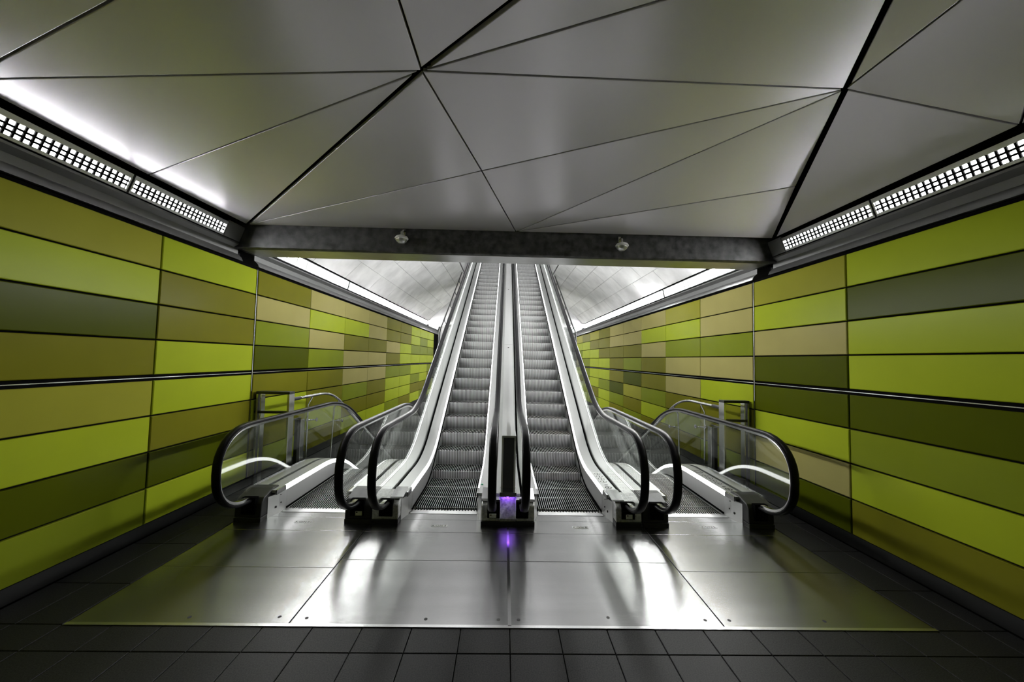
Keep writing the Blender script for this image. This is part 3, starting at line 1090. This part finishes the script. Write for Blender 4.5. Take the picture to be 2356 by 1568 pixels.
# ------------------------------------------------------------------ barriers closing the gaps beside the outer escalators
def barrier(side, label):
    s = -1 if side == 'left' else 1
    xw = XL if s < 0 else XR
    xi = -2.955 if s < 0 else 3.12          # line of the guard
    b = empty('guard_rail', label, 'railing', 'guard rails beside the descending escalators')
    yF = 5.27

    def xs(a, c):
        return sorted((a, c))
    xo = xw - s * 0.03
    # portal of flat bars
    MB().box(*xs(xi, xi + s * 0.03), yF, yF + 0.13, 0.0, 1.25).build('post', STEEL, b, bevel=0.003)
    MB().box(*xs(xo, xo - s * 0.03), yF, yF + 0.13, 0.0, 1.25).build('post', STEEL, b, bevel=0.003)
    MB().box(*xs(xo - s * 0.05, xo - s * 0.06), yF + 0.02, yF + 0.11, 0.0, 1.25).build('glazing_bar', CHROME, b)
    MB().box(*xs(xi, xo), yF, yF + 0.13, 1.25, 1.285).build('top_bar', DARKMET, b, bevel=0.003)
    MB().tube([(xi + s * 0.03, yF + 0.03, 1.0), (xw - s * 0.01, yF + 0.03, 1.0)], 0.019, 10).build('cross_tube', DARKMET, b, smooth=60)
    MB().box(*xs(xi + s * 0.03, xo - s * 0.05), yF + 0.06, yF + 0.07, 0.1, 1.24).build('glass_pane', GLASS, b)
    # clamp post with its cover plate
    MB().box(*xs(xi, xi + s * 0.05), 5.52, 5.60, 0.0, 0.86).build('clamp_post', DARKMET, b, bevel=0.003)
    MB().box(*xs(xi - s * 0.012, xi), 5.57, 5.68, 0.05, 0.86).build('clamp_cover', STEEL, b, bevel=0.002)
    MB().tube([(xi + s * 0.02, 5.40, 0.88), (xi + s * 0.02, 5.62, 0.88)], 0.012, 8).build('clamp_tube', DARKMET, b, smooth=60)
    # tube handrail: level, over the bend and down
    path = [(5.40, 1.17), (5.6, 1.17)] + bend(1.17, 6.62, -SL, 5.7, 10.4, 0.42)[1:]
    xr = xi + s * 0.03
    MB().tube([(xr, y, z) for y, z in path[:2]] , 0.026, 12).build('rail_sleeve', DARKMET, b, smooth=60)
    MB().tube([(xr, y, z) for y, z in path[1:]], 0.023, 12).build('tube_handrail', CHROME, b, smooth=60)
    # glass with its stand-off buttons
    top = path[1:]
    yy = [5.62, 6.2, 6.4, 6.6, 6.8, 7.0]
    rp = [(5.0, 1.17)] + path[2:]
    gx = xi - s * 0.02
    MB().strip_x([(y, 0.08 - max(0, y - 6.4) * SL) for y in yy], [(y, zat(rp, y) - 0.16) for y in yy], *xs(gx, gx + s * 0.012)).build('glass_pane', GLASS, b)
    yy = [7.03, 8.0, 9.0, 10.2]
    MB().strip_x([(y, 0.08 - max(0, y - 6.4) * SL) for y in yy], [(y, zat(rp, y) - 0.16) for y in yy], *xs(gx, gx + s * 0.012)).build('glass_pane', GLASS, b)
    for y, lean in ((5.95, 0.0), (6.9, 0.12), (8.2, 0.12), (9.5, 0.12)):
        zt = zat(rp, y) - 0.02
        zb = -max(0, y - 6.5) * SL
        x1 = xi + s * 0.09
        MB().tube([(x1, y - lean, zb), (x1, y - lean * 0.3, zt - 0.12), (xr, y, zt)], 0.014, 10).build('baluster', STEEL, b, smooth=50)
        for zc in (zb + 0.16, zt - 0.36):
            MB().tube([(x1, y, zc), (gx, y + 0.06, zc)], 0.009, 8).build('standoff_arm', STEEL, b, smooth=60)
            MB().lathe([(0, -0.012), (0.026, -0.012), (0.03, -0.006), (0.03, 0.004), (0, 0.006)], (gx - s * 0.006, y + 0.06, zc), 'x', 14).build('standoff_button', CHROME, b, smooth=40)
    for zc in (0.14, 0.84):
        MB().lathe([(0, -0.012), (0.026, -0.012), (0.03, -0.006), (0.03, 0.004), (0, 0.006)], (gx - s * 0.006, 5.72, zc), 'x', 14).build('standoff_button', CHROME, b, smooth=40)
    return b


barrier('left', 'steel and glass guard rail between the left wall and the escalator')
barrier('right', 'steel and glass guard rail between the right wall and the escalator')
